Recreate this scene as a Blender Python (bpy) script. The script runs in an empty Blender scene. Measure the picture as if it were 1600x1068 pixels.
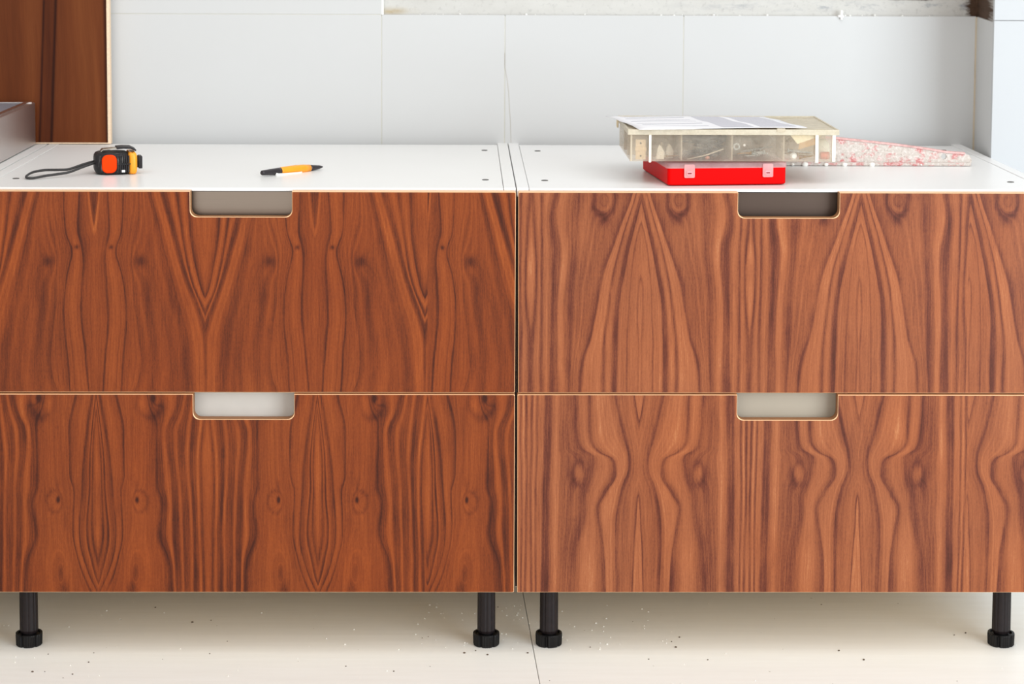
import bpy, bmesh, math, random
from mathutils import Vector, Matrix, noise
random.seed(7)
C = bpy.context.scene.collection
S = bpy.context.scene
Z0 = 0.102                     # height of the cabinet carcasses above the floor

# ---------------------------------------------------------------- camera
cam_d = bpy.data.cameras.new('camera'); cam = bpy.data.objects.new('camera', cam_d); C.objects.link(cam)
yaw, pit, rol = 0.0106818, 0.0872643, 0.0035762
fwd = Vector((math.sin(yaw)*math.cos(pit), math.cos(yaw)*math.cos(pit), -math.sin(pit)))
rgt = Vector((math.cos(yaw), -math.sin(yaw), 0)); upv = rgt.cross(fwd)
r2 = rgt*math.cos(rol) + upv*math.sin(rol); u2 = upv*math.cos(rol) - rgt*math.sin(rol)
M = Matrix((r2, u2, -fwd)).transposed().to_4x4()
M.translation = Vector((-0.0765953, -3.1016366, 0.9969367 + Z0))
cam.matrix_world = M
cam_d.sensor_width = 36; cam_d.lens = 3338.853/1600*36
cam_d.shift_x = (800-761.376)/1600; cam_d.shift_y = (163.176-534)/1600
cam_d.clip_start = 0.05
cam_d.dof.use_dof = True; cam_d.dof.focus_distance = 3.16; cam_d.dof.aperture_fstop = 9
S.camera = cam

# ---------------------------------------------------------------- world, light, exposure
S.view_settings.view_transform = 'Standard'; S.view_settings.look = 'None'
S.view_settings.gamma = 1; S.view_settings.use_curve_mapping = False
S.view_settings.exposure = -0.04
S.cycles.transparent_max_bounces = 32
w = bpy.data.worlds.new('world'); S.world = w; w.use_nodes = True
w.node_tree.nodes['Background'].inputs[0].default_value = (1.0, 0.975, 0.945, 1)
w.node_tree.nodes['Background'].inputs[1].default_value = 0.60
def area(name, loc, target, sx, sy, power, col):
    l = bpy.data.lights.new(name, 'AREA'); l.shape = 'RECTANGLE'; l.size = sx; l.size_y = sy
    l.energy = power; l.color = col
    o = bpy.data.objects.new(name, l); C.objects.link(o); o.location = loc
    o.rotation_euler = (Vector(target)-Vector(loc)).to_track_quat('-Z', 'Y').to_euler()
    return o
area('window_light', (2.35, -2.7, 1.15), (0.2, 0.3, 0.55), 2.2, 2.1, 98, (0.84, 0.94, 1.0))
area('front_fill_light', (-1.3, -4.6, 1.2), (-0.1, 0.2, 0.3), 3.2, 2.3, 31, (1.0, 0.96, 0.90))  # fill added behind the camera, no visible source there
area('overhead_fill_light', (0.3, -1.7, 2.9), (0.1, -0.4, 0.0), 4.2, 2.6, 71, (1.0, 0.98, 0.95))  # soft overhead fill added to brighten floor and tops, source unseen

# ---------------------------------------------------------------- node helpers
def lin(c):
    return tuple((x/12.92 if x <= .04045 else ((x+.055)/1.055)**2.4) for x in [v/255 for v in c])
class V:
    """a value socket with arithmetic"""
    nt = None
    def __init__(s, sock): s.s = sock
    @staticmethod
    def m(op, *a, clamp=False):
        n = V.nt.nodes.new('ShaderNodeMath'); n.operation = op; n.use_clamp = clamp
        for i, x in enumerate(a):
            if isinstance(x, V): V.nt.links.new(x.s, n.inputs[i])
            else: n.inputs[i].default_value = x
        return V(n.outputs[0])
    def __add__(s, o): return V.m('ADD', s, o)
    __radd__ = __add__
    def __sub__(s, o): return V.m('SUBTRACT', s, o)
    def __rsub__(s, o): return V.m('SUBTRACT', o, s)
    def __mul__(s, o): return V.m('MULTIPLY', s, o)
    __rmul__ = __mul__
    def __truediv__(s, o): return V.m('DIVIDE', s, o)
def sat(x): return V.m('ADD', x, 0.0, clamp=True)
def step(x, t): return V.m('GREATER_THAN', x, t)
def gauss(*terms):             # exp(-(sum of squares))
    acc = None
    for t in terms:
        q = t*t; acc = q if acc is None else acc+q
    return V.m('EXPONENT', acc*-1.0)
def curve(x, pts, lo, hi):     # piecewise curve of x in 0..1 mapped to lo..hi
    n = V.nt.nodes.new('ShaderNodeFloatCurve'); V.nt.links.new(x.s, n.inputs['Value'])
    c = n.mapping.curves[0]
    pts = [(max(0, min(1, a)), (b-lo)/(hi-lo)) for a, b in pts]
    if pts[0][0] > 0: pts = [(0, pts[0][1])] + pts
    if pts[-1][0] < 1: pts = pts + [(1, pts[-1][1])]
    c.points[0].location = pts[0]; c.points[1].location = pts[-1]
    for q in pts[1:-1]: c.points.new(*q)
    for q in c.points: q.handle_type = 'AUTO_CLAMPED'
    n.mapping.update()
    return V(n.outputs[0])*(hi-lo) + lo
def ramp(x, stops, interp='LINEAR'):
    n = V.nt.nodes.new('ShaderNodeValToRGB'); n.color_ramp.interpolation = interp
    e = n.color_ramp.elements
    def col(c): return (c, c, c, 1) if not isinstance(c, tuple) else (*c, 1)
    e[0].position, e[0].color = stops[0][0], col(stops[0][1])
    e[1].position, e[1].color = stops[-1][0], col(stops[-1][1])
    for p, c in stops[1:-1]:
        k = e.new(p); k.color = col(c)
    if isinstance(x, V): V.nt.links.new(x.s, n.inputs[0])
    return n
def rampv(x, stops):
    n = ramp(x, stops); b = V.nt.nodes.new('ShaderNodeRGBToBW'); V.nt.links.new(n.outputs[0], b.inputs[0]); return V(b.outputs[0])
def xyz(kind='Object'):
    t = V.nt.nodes.new('ShaderNodeTexCoord'); s = V.nt.nodes.new('ShaderNodeSeparateXYZ')
    V.nt.links.new(t.outputs[kind], s.inputs[0]); return [V(o) for o in s.outputs]
def comb(x, y, z):
    n = V.nt.nodes.new('ShaderNodeCombineXYZ')
    for i, a in enumerate((x, y, z)):
        if isinstance(a, V): V.nt.links.new(a.s, n.inputs[i])
        else: n.inputs[i].default_value = a
    return n.outputs[0]
def noi(vec, scale=1.0, detail=2, rough=.5, dist=0):
    n = V.nt.nodes.new('ShaderNodeTexNoise'); n.inputs['Scale'].default_value = scale
    n.inputs['Detail'].default_value = detail; n.inputs['Roughness'].default_value = rough
    n.inputs['Distortion'].default_value = dist
    if vec is not None: V.nt.links.new(vec, n.inputs['Vector'])
    return V(n.outputs[0])
def mixc(f, a, b):
    n = V.nt.nodes.new('ShaderNodeMix'); n.data_type = 'RGBA'
    for i, x in ((0, f), (6, a), (7, b)):
        if isinstance(x, V): V.nt.links.new(x.s, n.inputs[i])
        elif isinstance(x, bpy.types.NodeSocket): V.nt.links.new(x, n.inputs[i])
        elif isinstance(x, tuple): n.inputs[i].default_value = (*x, 1)
        else: n.inputs[i].default_value = x
    return n.outputs[2]
def newmat(name, rough=.5, metal=0, spec=.5):
    m = bpy.data.materials.new(name); m.use_nodes = True; V.nt = m.node_tree
    b = m.node_tree.nodes['Principled BSDF']
    b.inputs['Roughness'].default_value = rough; b.inputs['Metallic'].default_value = metal
    b.inputs['Specular IOR Level'].default_value = spec
    return m, b
def setc(b, c):
    if isinstance(c, tuple): b.inputs['Base Color'].default_value = (*c, 1)
    else: V.nt.links.new(c, b.inputs['Base Color'])
def bump(b, h, strength=.3, dist=.001):
    n = V.nt.nodes.new('ShaderNodeBump'); n.inputs['Strength'].default_value = strength
    n.inputs['Distance'].default_value = dist
    V.nt.links.new(h.s, n.inputs['Height']); V.nt.links.new(n.outputs[0], b.inputs['Normal'])
def plain(name, rgb, rough=.5, metal=0, var=.06, scale=60, spec=.5, bmp=0):
    """a plain surface with slight mottling"""
    m, b = newmat(name, rough, metal, spec)
    t = V.nt.nodes.new('ShaderNodeTexCoord')
    n = noi(t.outputs['Object'], scale, 3)
    c = lin(rgb); setc(b, mixc(sat((n-.5)*2+.5), tuple(x*(1-var) for x in c), tuple(min(1, x*(1+var)) for x in c)))
    if bmp: bump(b, noi(t.outputs['Object'], scale*6, 3), bmp)
    return m

# ---------------------------------------------------------------- walnut veneer with book-matched leaves
LEAF = 172.0
def veneer(name, ox, ztop, axis, slip, lines, tones, knots, pal, rings=(), sx=1.062, seed=0.0, hgt=.2965):
    m, b = newmat(name, .42, 0, .2)
    X, Y, Z = xyz()
    px = (X*1000 + ox)*sx + 807.0
    v = sat((ztop - Z)/hgt)
    wob = (noi(comb(px*.012, v*2.2, seed), 1, 2)-.5)*5.0
    q = px + step(px, slip)*LEAF - axis
    u = V.m('PINGPONG', q, LEAF)
    uu = u + wob
    us = [curve(v, pts, -60, 240) for f, pts in lines]
    fs = [f for f, _ in lines]
    # below the first line and above the last the field runs on with slope 1
    F = V.m('MINIMUM', uu-us[0], 0.0) + fs[0]
    for j in range(len(fs)-1):
        wd = V.m('MAXIMUM', us[j+1]-us[j], 1.5)
        F = F + sat((uu-us[j])/wd)*(fs[j+1]-fs[j])
    F = F + V.m('MAXIMUM', uu-us[-1], 0.0)
    dark = None; lite = None
    for (ku, kv, ru, rv, fb, dk, lt) in knots:
        g = gauss((uu-ku)/ru, (v-kv)/rv)
        if fb: F = F + g*fb
        if dk: dark = g*dk if dark is None else dark+g*dk
        if lt: lite = g*lt if lite is None else lite+g*lt
    F = F + (noi(comb(px*.05, v*5, seed+3), 1, 2)-.5)*2.2
    t = rampv(sat(F/LEAF), [(max(0, min(1, f/LEAF)), tv) for f, tv in tones])
    # growth rings between the traced lines, following the same field
    fade = noi(comb(px*.02, v*3.0, seed+41), 1, 2, .6)
    t = (t-.52)*(sat(fade*2.6-.75)*.66+.38) + .52
    t = t + (noi(comb(F*.32, v*.35, seed+9), 1, 2, .6)-.5)*.46
    t = t + (noi(comb(F*.07, v*.8, seed+19), 1, 2, .6)-.5)*.36
    t = t + (noi(comb(px*.016, v*1.6, seed+50), 1, 3, .6)-.5)*.34
    # fibres and pores
    t = t + (noi(comb(px*.95, v*9, seed+5), 1, 3, .7)-.5)*.56
    t = t + (noi(comb(px*.33, v*2.4, seed+6), 1, 3, .6)-.5)*.28
    t = t + (noi(comb(px*.55, v*62, seed+8), 1, 3, .7)-.5)*.34
    pore = V.m('LESS_THAN', noi(comb(px*1.3, v*34, seed+7), 1, 2, .6), .36)
    t = t - pore*.12
    for (ku, kv, ru, rv, wd, dk) in rings:
        a = (uu-ku)/ru; b2 = (v-kv)/rv
        t = t - gauss((V.m('SQRT', a*a+b2*b2)-1.0 + (noi(comb(px*.06, v*9, seed+60), 1, 2)-.5)*.5)/wd)*dk
    if dark is not None: t = t - dark
    if lite is not None: t = t + lite
    n = ramp(sat(t), [(0, lin(pal[0])), (.22, lin(pal[1])), (.5, lin(pal[2])), (.78, lin(pal[3])), (1, lin(pal[4]))])
    hue = noi(comb(px*.006, v*1.1, seed+30), 1, 2)
    red = V.nt.nodes.new('ShaderNodeMix'); red.data_type = 'RGBA'; red.blend_type = 'MULTIPLY'
    V.nt.links.new(sat((hue-.4)*3).s, red.inputs[0]); V.nt.links.new(n.outputs[0], red.inputs[6]); red.inputs[7].default_value = (1.0, .93, .84, 1)
    setc(b, red.outputs[2])
    b.inputs['Roughness'].default_value = .36
    bump(b, t, .06, .0004)
    return m

PAL_L = [(58, 22, 11), (83, 35, 16), (120, 55, 22), (143, 70, 29), (166, 95, 47)]
PAL_R = [(70, 32, 22), (97, 48, 34), (134, 75, 47), (157, 93, 59), (180, 123, 85)]  # paler right veneer, with some light glare included in the tone

UL = dict(lines=[
 (7, [(0, 8), (.1, 5), (.19, 0), (.25, -8), (1, -8)]),
 (22, [(0, 22), (.19, 25), (.27, 20), (.35, 17), (.45, 19), (.6, 21), (.8, 16), (1, 11)]),
 (45, [(0, 46), (.2, 43), (.3, 34), (.36, 38), (.42, 43), (.6, 49), (.85, 43), (1, 40)]),
 (68, [(0, 68), (.3, 60), (.5, 60), (.7, 67), (.85, 71), (.93, 68), (1, 60)]),
 (87, [(0, 84), (.15, 96), (.3, 106), (.5, 122), (.75, 140), (1, 146)]),
 (107, [(0, 107), (.25, 129), (.4, 142), (.55, 158), (.67, 170), (.8, 176), (1, 176)]),
 (125, [(0, 129), (.25, 140), (.45, 152), (.6, 170), (.7, 182), (1, 184)]),
 (150, [(0, 148), (.2, 150), (.4, 160), (.5, 168), (.6, 184), (1, 196)])],
 tones=[(0, .12), (5, .1), (7, .8), (10, .5), (20, .42), (22, .08), (24, .48), (34, .66), (43, .5), (45, .05), (47, .42), (58, .55),
 (67, .5), (68, .3), (70, .52), (83, .52), (87, .28), (91, .34), (96, .78), (102, .66), (105, .15), (107, .06), (112, .3), (118, .78), (122, .58),
 (125, .1), (129, .35), (136, .78), (146, .55), (150, .06), (154, .35), (163, .72)],
 knots=[(27, .275, 3.2, .012, 0, .5, 0), (71, .345, 8, .028, 0, .34, 0), (71, .345, 20, .07, 5, 0, 0), (70, .1, 16, .12, -4, 0, .04), (85, .5, 9, .14, 0, .16, 0), (85,.85,7,.2,0,.1,0)])
LL = dict(lines=[
 (3, [(0, -6), (.15, 1), (.3, 4), (.5, 5), (.7, 4), (.85, -4), (1, -12)]),
 (12, [(0, 0), (.27, 10), (.5, 12), (.7, 16), (.87, 8), (.96, 1), (1, -5)]),
 (24, [(0, 5), (.27, 18), (.5, 24), (.7, 28), (.9, 16), (1, 3)]),
 (39, [(0, 31), (.2, 43), (.4, 43), (.5, 37), (.7, 39), (.85, 30), (.95, 20), (1, 13)]),
 (60, [(0, 56), (.5, 52), (.75, 48), (1, 36)]),
 (96, [(0, 84), (.08, 98), (.2, 94), (.45, 94), (.56, 102), (.7, 98), (.85, 112), (1, 116)]),
 (120, [(0, 130), (.08, 124), (.2, 110), (.46, 118), (.7, 119), (1, 122)]),
 (145, [(0, 150), (.3, 141), (.7, 146), (1, 146)]),
 (160, [(0, 168), (.4, 157), (1, 160)])],
 rings=[(66, .545, 12, .055, .22, .15), (84, .035, 19, .085, .25, .18)], tones=[(0, .8), (3, .6), (6, .22), (9, .7), (12, .08), (15, .7), (19, .5), (24, .08), (27, .6), (32, .74), (37, .4), (39, .1),
 (42, .48), (55, .56), (75, .56), (92, .45), (96, .08), (100, .32), (106, .3), (112, .8), (116, .6), (120, .12), (126, .25), (131, .75),
 (135, .2), (141, .3), (146, .75), (150, .15), (156, .25), (160, .85), (165, .2), (172, .75)],
 knots=[(61, .535, 2.6, .016, 0, .85, 0), (66, .54, 13, .05, 16, 0, .1), (61, .46, 4, .03, 0, .15, 0), (89, .02, 4, .02, 0, .7, 0), (88, .05, 14, .07, 14, 0, 0), (72, .05, 8, .06, 0, 0, .18),
 (57, .9, 12, .12, 26, 0, .06), (52, 1.0, 7, .05, 0, .35, 0)])
UR = dict(lines=[
 (4, [(0, -34), (.35, -12), (.45, 2), (.6, 4), (.8, 2), (1, 3)]),
 (20, [(0, -14), (.1, -5), (.2, 5), (.4, 14), (.6, 18), (.8, 20), (1, 20)]),
 (38, [(0, -3), (.05, 2), (.22, 14), (.39, 26), (.55, 35), (.8, 38), (1, 39)]),
 (52, [(0, 8), (.1, 17), (.24, 30), (.4, 42), (.6, 51), (.8, 56), (1, 56)]),
 (75, [(0, 14), (.06, 20), (.16, 32), (.25, 42), (.43, 62), (.6, 72), (.73, 80), (.85, 92), (1, 97)]),
 (110, [(0, 96), (.3, 102), (.5, 107), (.7, 108), (1, 112)]),
 (128, [(0, 124), (.1, 130), (.3, 122), (.6, 128), (1, 126)]),
 (140, [(0, 136), (.15, 143), (.3, 138), (1, 142)]),
 (155, [(0, 156), (1, 155)]),
 (168, [(0, 174), (.2, 170), (.4, 166), (.6, 168), (.72, 173), (1, 176)])],
 rings=[(57, .03, 17, .085, .24, .34)], tones=[(0, .68), (4, .35), (8, .65), (18, .62), (20, .35), (24, .62), (34, .55), (37, .08), (41, .22), (47, .7), (50, .5), (52, .15),
 (56, .62), (70, .66), (74, .14), (78, .3), (85, .45), (100, .46), (108, .4), (110, .2), (118, .35), (124, .72), (128, .76), (132, .28),
 (138, .18), (142, .3), (147, .78), (152, .5), (155, .22), (159, .72), (166, .18), (171, .95)],
 knots=[(56, .045, 17, .075, 0, -.02, .05), (56, .04, 14, .065, 22, 0, 0), (57, .14, 10, .025, 0, .22, 0), (88, .2, 16, .16, 0, 0, .08)])
LR = dict(lines=[
 (3, [(0, 7), (.12, 0), (.2, -8), (.45, -10), (.52, 0), (.7, 4), (1, 8)]),
 (12, [(0, 14), (.15, 6), (.3, -2), (.4, -3), (.5, 6), (.7, 10), (1, 13)]),
 (32, [(0, 38), (.2, 23), (.3, 15), (.36, 14), (.48, 26), (.7, 35), (1, 33)]),
 (50, [(0, 54), (.2, 42), (.35, 24), (.5, 38), (.7, 46), (1, 45)]),
 (72, [(0, 78), (.24, 75), (.29, 62), (.33, 40), (.4, 36), (.5, 52), (.58, 64), (.7, 59), (.8, 54), (1, 51)]),
 (90, [(0, 100), (.27, 92), (.32, 72), (.4, 78), (.5, 86), (.57, 84), (.8, 98), (1, 104)]),
 (130, [(0, 128), (.5, 131), (1, 130)]),
 (145, [(0, 143), (1, 148)]),
 (165, [(0, 164), (.5, 166), (1, 164)])],
 rings=[(93, .4, 9, .06, .3, .14)], tones=[(0, .7), (2, .74), (4, .1), (8, .5), (14, .6), (28, .5), (32, .06), (36, .36), (44, .62), (60, .8), (69, .5), (72, .16),
 (78, .6), (86, .58), (90, .16), (97, .34), (110, .34), (122, .5), (130, .9), (136, .5), (142, .14), (148, .16), (152, .6), (157, .78),
 (160, .26), (164, .85), (168, .15), (172, .72)],
 knots=[(93, .4, 7, .045, 0, 0, .3), (93, .4, 15, .09, 10, .1, 0), (80, .92, 12, .2, 0, 0, .12), (104, .42, 5, .05, 0, .2, 0), (66, .22, 12, .1, 0, 0, .12)])

# ---------------------------------------------------------------- plain materials
def white_mat(name, rgb, rough=.32):
    m, b = newmat(name, rough, 0, .35)
    t = V.nt.nodes.new('ShaderNodeTexCoord')
    n = noi(t.outputs['Object'], 9, 3); c = lin(rgb)
    setc(b, mixc(n, tuple(x*.975 for x in c), c))
    return m
WHITE = white_mat('white_melamine', (236, 236, 235))
WHITE_R = white_mat('white_melamine_bright', (236, 236, 236))
EDGE = plain('pale_edge_band', (232, 186, 142), .45, var=.05)
NOTCH_SHADE = plain('mdf_notch_shade', (150, 104, 66), .7, var=.08)  # notch faces: MDF brown darkened, so their shading sits in the colour
GAP_SHADE = plain('dark_gap_shade', (40, 30, 26), .7)  # dark colour standing in for the shade between neighbouring cabinets
UNDER_TAN = plain('tan_bounce_underside', (240, 214, 176), .7, var=.1, scale=200)  # unseen underside, light tan chosen to warm the floor by bounce
EDGEW = plain('carcass_edge', (226, 218, 210), .4, var=.03)
DARKP = plain('dark_hole', (74, 72, 68), .5)
RAIL_GREY = plain('grey_rail_board', (120, 112, 104), .5)  # plain warm grey for the front rail
LEGM = plain('black_leg_plastic', (30, 23, 24), .42, var=.25, scale=120, spec=.25)
FOOTM = plain('black_foot_plastic', (12, 10, 11), .42, var=.2, scale=120, spec=.25)
def brushed(name, rgb, rough=.34, metal=1.0, vertical=False, streak=.1):
    m, b = newmat(name, rough, metal)
    X, Y, Z = xyz()
    n = noi(comb(X*(3 if not vertical else 900), Y*(3 if not vertical else 900), Z*(900 if not vertical else 4)), 1, 3, .6)
    n2 = noi(comb(X*14, Y*14, Z*14), 1, 3)
    c = lin(rgb); k = sat(n*.7 + n2*.3)
    setc(b, mixc(k, tuple(x*(1-streak) for x in c), tuple(min(1, x*(1+streak)) for x in c)))
    V.nt.links.new((n*.12 + (rough-.06)).s, b.inputs['Roughness'])
    return m
RAIL_L = brushed('brushed_rail_light', (138, 126, 116), .3)
RAIL_R = brushed('brushed_rail_dark', (88, 75, 68), .4)
BACK_LL = plain('grey_white_laminate', (206, 202, 196), .4, var=.1, scale=14)
BACK_LR = plain('beige_grey_laminate', (176, 166, 150), .4, var=.05, scale=14)
STEEL = brushed('brushed_steel', (212, 206, 204), .36, vertical=True, streak=.06)
STEELTOP = brushed('steel_top', (150, 157, 170), .4, metal=.4, streak=.05)

# ---------------------------------------------------------------- mesh helpers
class MB:
    def __init__(s): s.bm = bmesh.new(); s.mi = 0
    def _f(s, vs):
        try:
            f = s.bm.faces.new(vs); f.material_index = s.mi; return f
        except ValueError: return None
    def box(s, a, b, mat=None):
        x0, y0, z0 = a; x1, y1, z1 = b
        co = [(x0,y0,z0),(x1,y0,z0),(x1,y1,z0),(x0,y1,z0),(x0,y0,z1),(x1,y0,z1),(x1,y1,z1),(x0,y1,z1)]
        v = [s.bm.verts.new(mat @ Vector(c) if mat else c) for c in co]
        for f in ((0,3,2,1),(4,5,6,7),(0,1,5,4),(1,2,6,5),(2,3,7,6),(3,0,4,7)): s._f([v[i] for i in f])
        return s
    def prism(s, pts, z0, z1, mat=None, smooth=False):
        """polygon pts (x, y) ccw extruded from z0 to z1"""
        lo = [s.bm.verts.new(mat @ Vector((x, y, z0)) if mat else (x, y, z0)) for x, y in pts]
        hi = [s.bm.verts.new(mat @ Vector((x, y, z1)) if mat else (x, y, z1)) for x, y in pts]
        n = len(pts); s._f(lo[::-1]); s._f(hi)
        for i in range(n):
            f = s._f([lo[i], lo[(i+1) % n], hi[(i+1) % n], hi[i]])
            if f: f.smooth = smooth
        return s
    def rings(s, rings, close=True, caps=True, smooth=True):
        """loft through closed rings of equal vertex counts"""
        R = [[s.bm.verts.new(p) for p in r] for r in rings]; n = len(R[0])
        for a, b in zip(R, R[1:]):
            for i in range(n if close else n-1):
                f = s._f([a[i], a[(i+1) % n], b[(i+1) % n], b[i]])
                if f: f.smooth = smooth
        if caps: s._f(R[0][::-1]); s._f(R[-1])
        return s
    def lathe(s, prof, seg=28, mat=None, smooth=True, caps=True):
        """profile (r, z) around the Z axis"""
        rr = []
        for r, z in prof:
            rr.append([(mat @ Vector((r*math.cos(2*math.pi*i/seg), r*math.sin(2*math.pi*i/seg), z))) if mat else
                       (r*math.cos(2*math.pi*i/seg), r*math.sin(2*math.pi*i/seg), z) for i in range(seg)])
        return s.rings(rr, smooth=smooth, caps=caps)
    def tube(s, path, hw, ht, seg=8, smooth=True):
        """flat or round strap along path; hw half width sideways, ht half thickness upwards"""
        rr = []; P = [Vector(p) for p in path]
        for i, p in enumerate(P):
            t = (P[min(i+1, len(P)-1)]-P[max(i-1, 0)]).normalized()
            sd = t.cross(Vector((0, 0, 1)))
            sd = sd.normalized() if sd.length > 1e-4 else Vector((1, 0, 0))
            up = sd.cross(t)
            rr.append([p + sd*hw*math.cos(2*math.pi*k/seg) + up*ht*math.sin(2*math.pi*k/seg) for k in range(seg)])
        return s.rings(rr, smooth=smooth)
    def build(s, name, mats, parent=None, bevel=0, seg=2, autosm=False):
        bmesh.ops.recalc_face_normals(s.bm, faces=s.bm.faces)
        me = bpy.data.meshes.new(name); s.bm.to_mesh(me); s.bm.free()
        for m in (mats if isinstance(mats, (list, tuple)) else [mats]): me.materials.append(m)
        o = bpy.data.objects.new(name, me); C.objects.link(o)
        if parent: o.parent = parent
        if bevel:
            b = o.modifiers.new('bevel', 'BEVEL'); b.width = bevel; b.segments = seg; b.limit_method = 'ANGLE'; b.angle_limit = math.radians(35)
        return o
def tag(o, label, cat, group=None):
    o['label'] = label; o['category'] = cat
    if group: o['group'] = group
    return o
def thing(name, label, cat, loc=(0, 0, 0), rz=0, group=None):
    o = bpy.data.objects.new(name, None); C.objects.link(o); o.location = loc; o.rotation_euler = (0, 0, rz)
    o.empty_display_size = .05
    return tag(o, label, cat, group)
def structure(o): o['kind'] = 'structure'; return o
def rrect(x0, y0, x1, y1, r, n=6):
    pts = []
    for cx, cy, a0 in ((x1-r, y1-r, 0), (x0+r, y1-r, 90), (x0+r, y0+r, 180), (x1-r, y0+r, 270)):
        for k in range(n+1):
            a = math.radians(a0+90*k/n); pts.append((cx+r*math.cos(a), cy+r*math.sin(a)))
    return pts

# ================================================================ setting
# ---- floor: cream laminate slabs with one seam between them
fl, b = newmat('cream_floor', .42, 0, .4)
X, Y, Z = xyz()
g = noi(comb(X*5, Y*80, 3.0), 1, 4, .6); g2 = noi(comb(X*2.2, Y*7, 8.0), 1, 3); g3 = noi(comb(X*30, Y*420, 5.0), 1, 3, .6)
c = mixc(sat(g*.55+g2*.2+g3*.25), lin((230, 227, 220)), lin((250, 250, 247)))
sp = V.m('LESS_THAN', noi(comb(X*95, Y*95, 1.0), 1, 1), .19)
setc(b, mixc(sp*.5, c, lin((130, 116, 96))))
bump(b, g3, .08, .0005)
seamx = lambda y: .0255 - (y-.16)*.032
base = structure(MB().box((-2.6, -3.6, -.06), (3.2, .70, -.006)).build('floor', plain('floor_seam_grout', (160, 150, 134), .7)))
def slab(pts):
    return MB().prism(pts, -.006, 0).build('floor_slab', fl, base, bevel=.0006)
slab([(-2.6, -3.6), (seamx(-3.6)-.0005, -3.6), (seamx(.66)-.0005, .66), (-2.6, .66)])
slab([(seamx(-3.6)+.0005, -3.6), (3.2, -3.6), (3.2, .66), (seamx(.66)+.0005, .66)])

# ---- back wall: plaster behind, large white tiles in front, bare concrete above them
cw, b = newmat('bare_concrete', .85, 0, .2)
X, Y, Z = xyz()
n1 = noi(comb(X*9, 0, Z*26), 1, 5, .65); n2 = noi(comb(X*120, 0, Z*120), 1, 3, .6); n3 = noi(comb(X*22, 2.0, Z*60), 1, 4, .7)
c = mixc(sat(n1*1.4-.2), lin((188, 186, 181)), lin((206, 205, 202)))
c = mixc(sat((n2-.56)*5)*.45, c, lin((150, 148, 146)))
blue = sat((X-.25)/.35)*gauss((Z-(Z0+.843))/.007)*sat((n3-.5)*7)
c = mixc(blue*.7, c, lin((122, 128, 140)))
dk = sat((gauss((X-.835)/.026)*1.3 + gauss((X-.71)/.075, (Z-(Z0+.862))/.010)*.9 + gauss((X-.47)/.02, (Z-(Z0+.862))/.006)*.7) * 1.3 + (n3-.5)*1.6 - .55)
c = mixc(sat(dk*2.4), c, lin((66, 48, 36)))
tn = gauss((X+.2)/.03, (Z-(Z0+.832))/.006)*sat((n3-.3)*3)
c = mixc(tn*.8, c, lin((170, 150, 110)))
tn2 = sat((X-.78)/.05)*sat((X*-1+.90)/.05)
c = mixc(tn2*sat((n2-.3)*2)*.7, c, lin((96, 74, 58)))
setc(b, c); bump(b, n3*.6+n2*.5, .4, .002)
wb = structure(MB().box((-2.6, .658, -.06), (3.2, .80, 2.4)).build('wall_back', cw))
TILE, b = newmat('white_wall_tile', .30, 0, .3)
X, Y, Z = xyz('Object')
n = noi(comb(X*3, Y*3, Z*3), 1, 3)
setc(b, mixc(n, lin((194, 194, 193)), lin((198, 199, 200))))
TILE_DIM = plain('wall_tile_dimmed', (182, 184, 187), .35, var=.01, scale=4, spec=.3)  # wall tile copy darkened for the pillar, offsetting its strong light
GROUT = plain('joint_filler', (190, 187, 176), .8)
zt = Z0+.8265
xs = [-1.55, -.9945, -.4425, -.2225, -.0075, .3075, .823]
xs = [-1.45, -.835, -.2225, -.0060, .3080, .8235]
for i in range(5):
    g = .0005
    MB().box((xs[i]+g, .646, .02), (xs[i+1]-g, .658, zt)).build('wall_tile', TILE, wb, bevel=.0007)
for i in (0, 1):
    MB().box((xs[i]+.0005, .646, zt+.0007), (xs[i+1]-.0005, .658, zt+.6)).build('wall_tile', TILE, wb, bevel=.0007)
MB().box((-1.45, .6464, .02), (.8235, .657, zt-.002)).box((-1.45, .6464, zt-.003), (-.2225, .657, zt+.6)).build('joint_filler', GROUT, wb)
# hairline crack running off the second joint
m = MB(); pth = [(-.0062, .76), (-.0058, .735), (-.002, .715), (.001, .69), (.0025, .66), (.004, .645), (.0048, .625), (.0055, .602)]
m.rings([[(x-.00035, .6456, Z0+z-.0), (x+.00035, .6456, Z0+z), (x+.00035, .6462, Z0+z), (x-.00035, .6462, Z0+z)] for x, z in pth], smooth=False)
m.build('crack', plain('crack_grey', (176, 170, 160), .8), wb)
# plaster crumbs on the tiles' upper edge
m = MB()
def blob(m, c, r, flat=1.0, seg=7):
    prof = []
    jit = [random.uniform(.75, 1.2) for _ in range(seg)]
    rings = []
    for k, a in enumerate((-80, -35, 10, 50, 82)):
        a = math.radians(a)
        rings.append([(c[0]+r*jit[i]*math.cos(a)*math.cos(2*math.pi*i/seg), c[1]+r*jit[i]*math.cos(a)*math.sin(2*math.pi*i/seg), c[2]+r*flat*math.sin(a)) for i in range(seg)])
    m.rings(rings, smooth=True)
for k in range(34):
    x = random.uniform(-.22, .81); blob(m, (x, .6515, zt+random.uniform(-.0005, .0015)), random.choice((.0008, .001, .0014, .0022)), random.uniform(.6, 1.1))
o = m.build('plaster_crumbs', plain('white_plaster', (236, 235, 231), .8), wb); o['kind'] = 'stuff'
# dirt line where the tile meets the concrete, and vertical bead at its left end
m = MB(); 
m.box((-.2235, .6475, zt), (-.219, .6565, zt+.6)); m.build('plaster_bead', plain('white_bead', (240, 239, 236), .6), wb)
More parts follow.
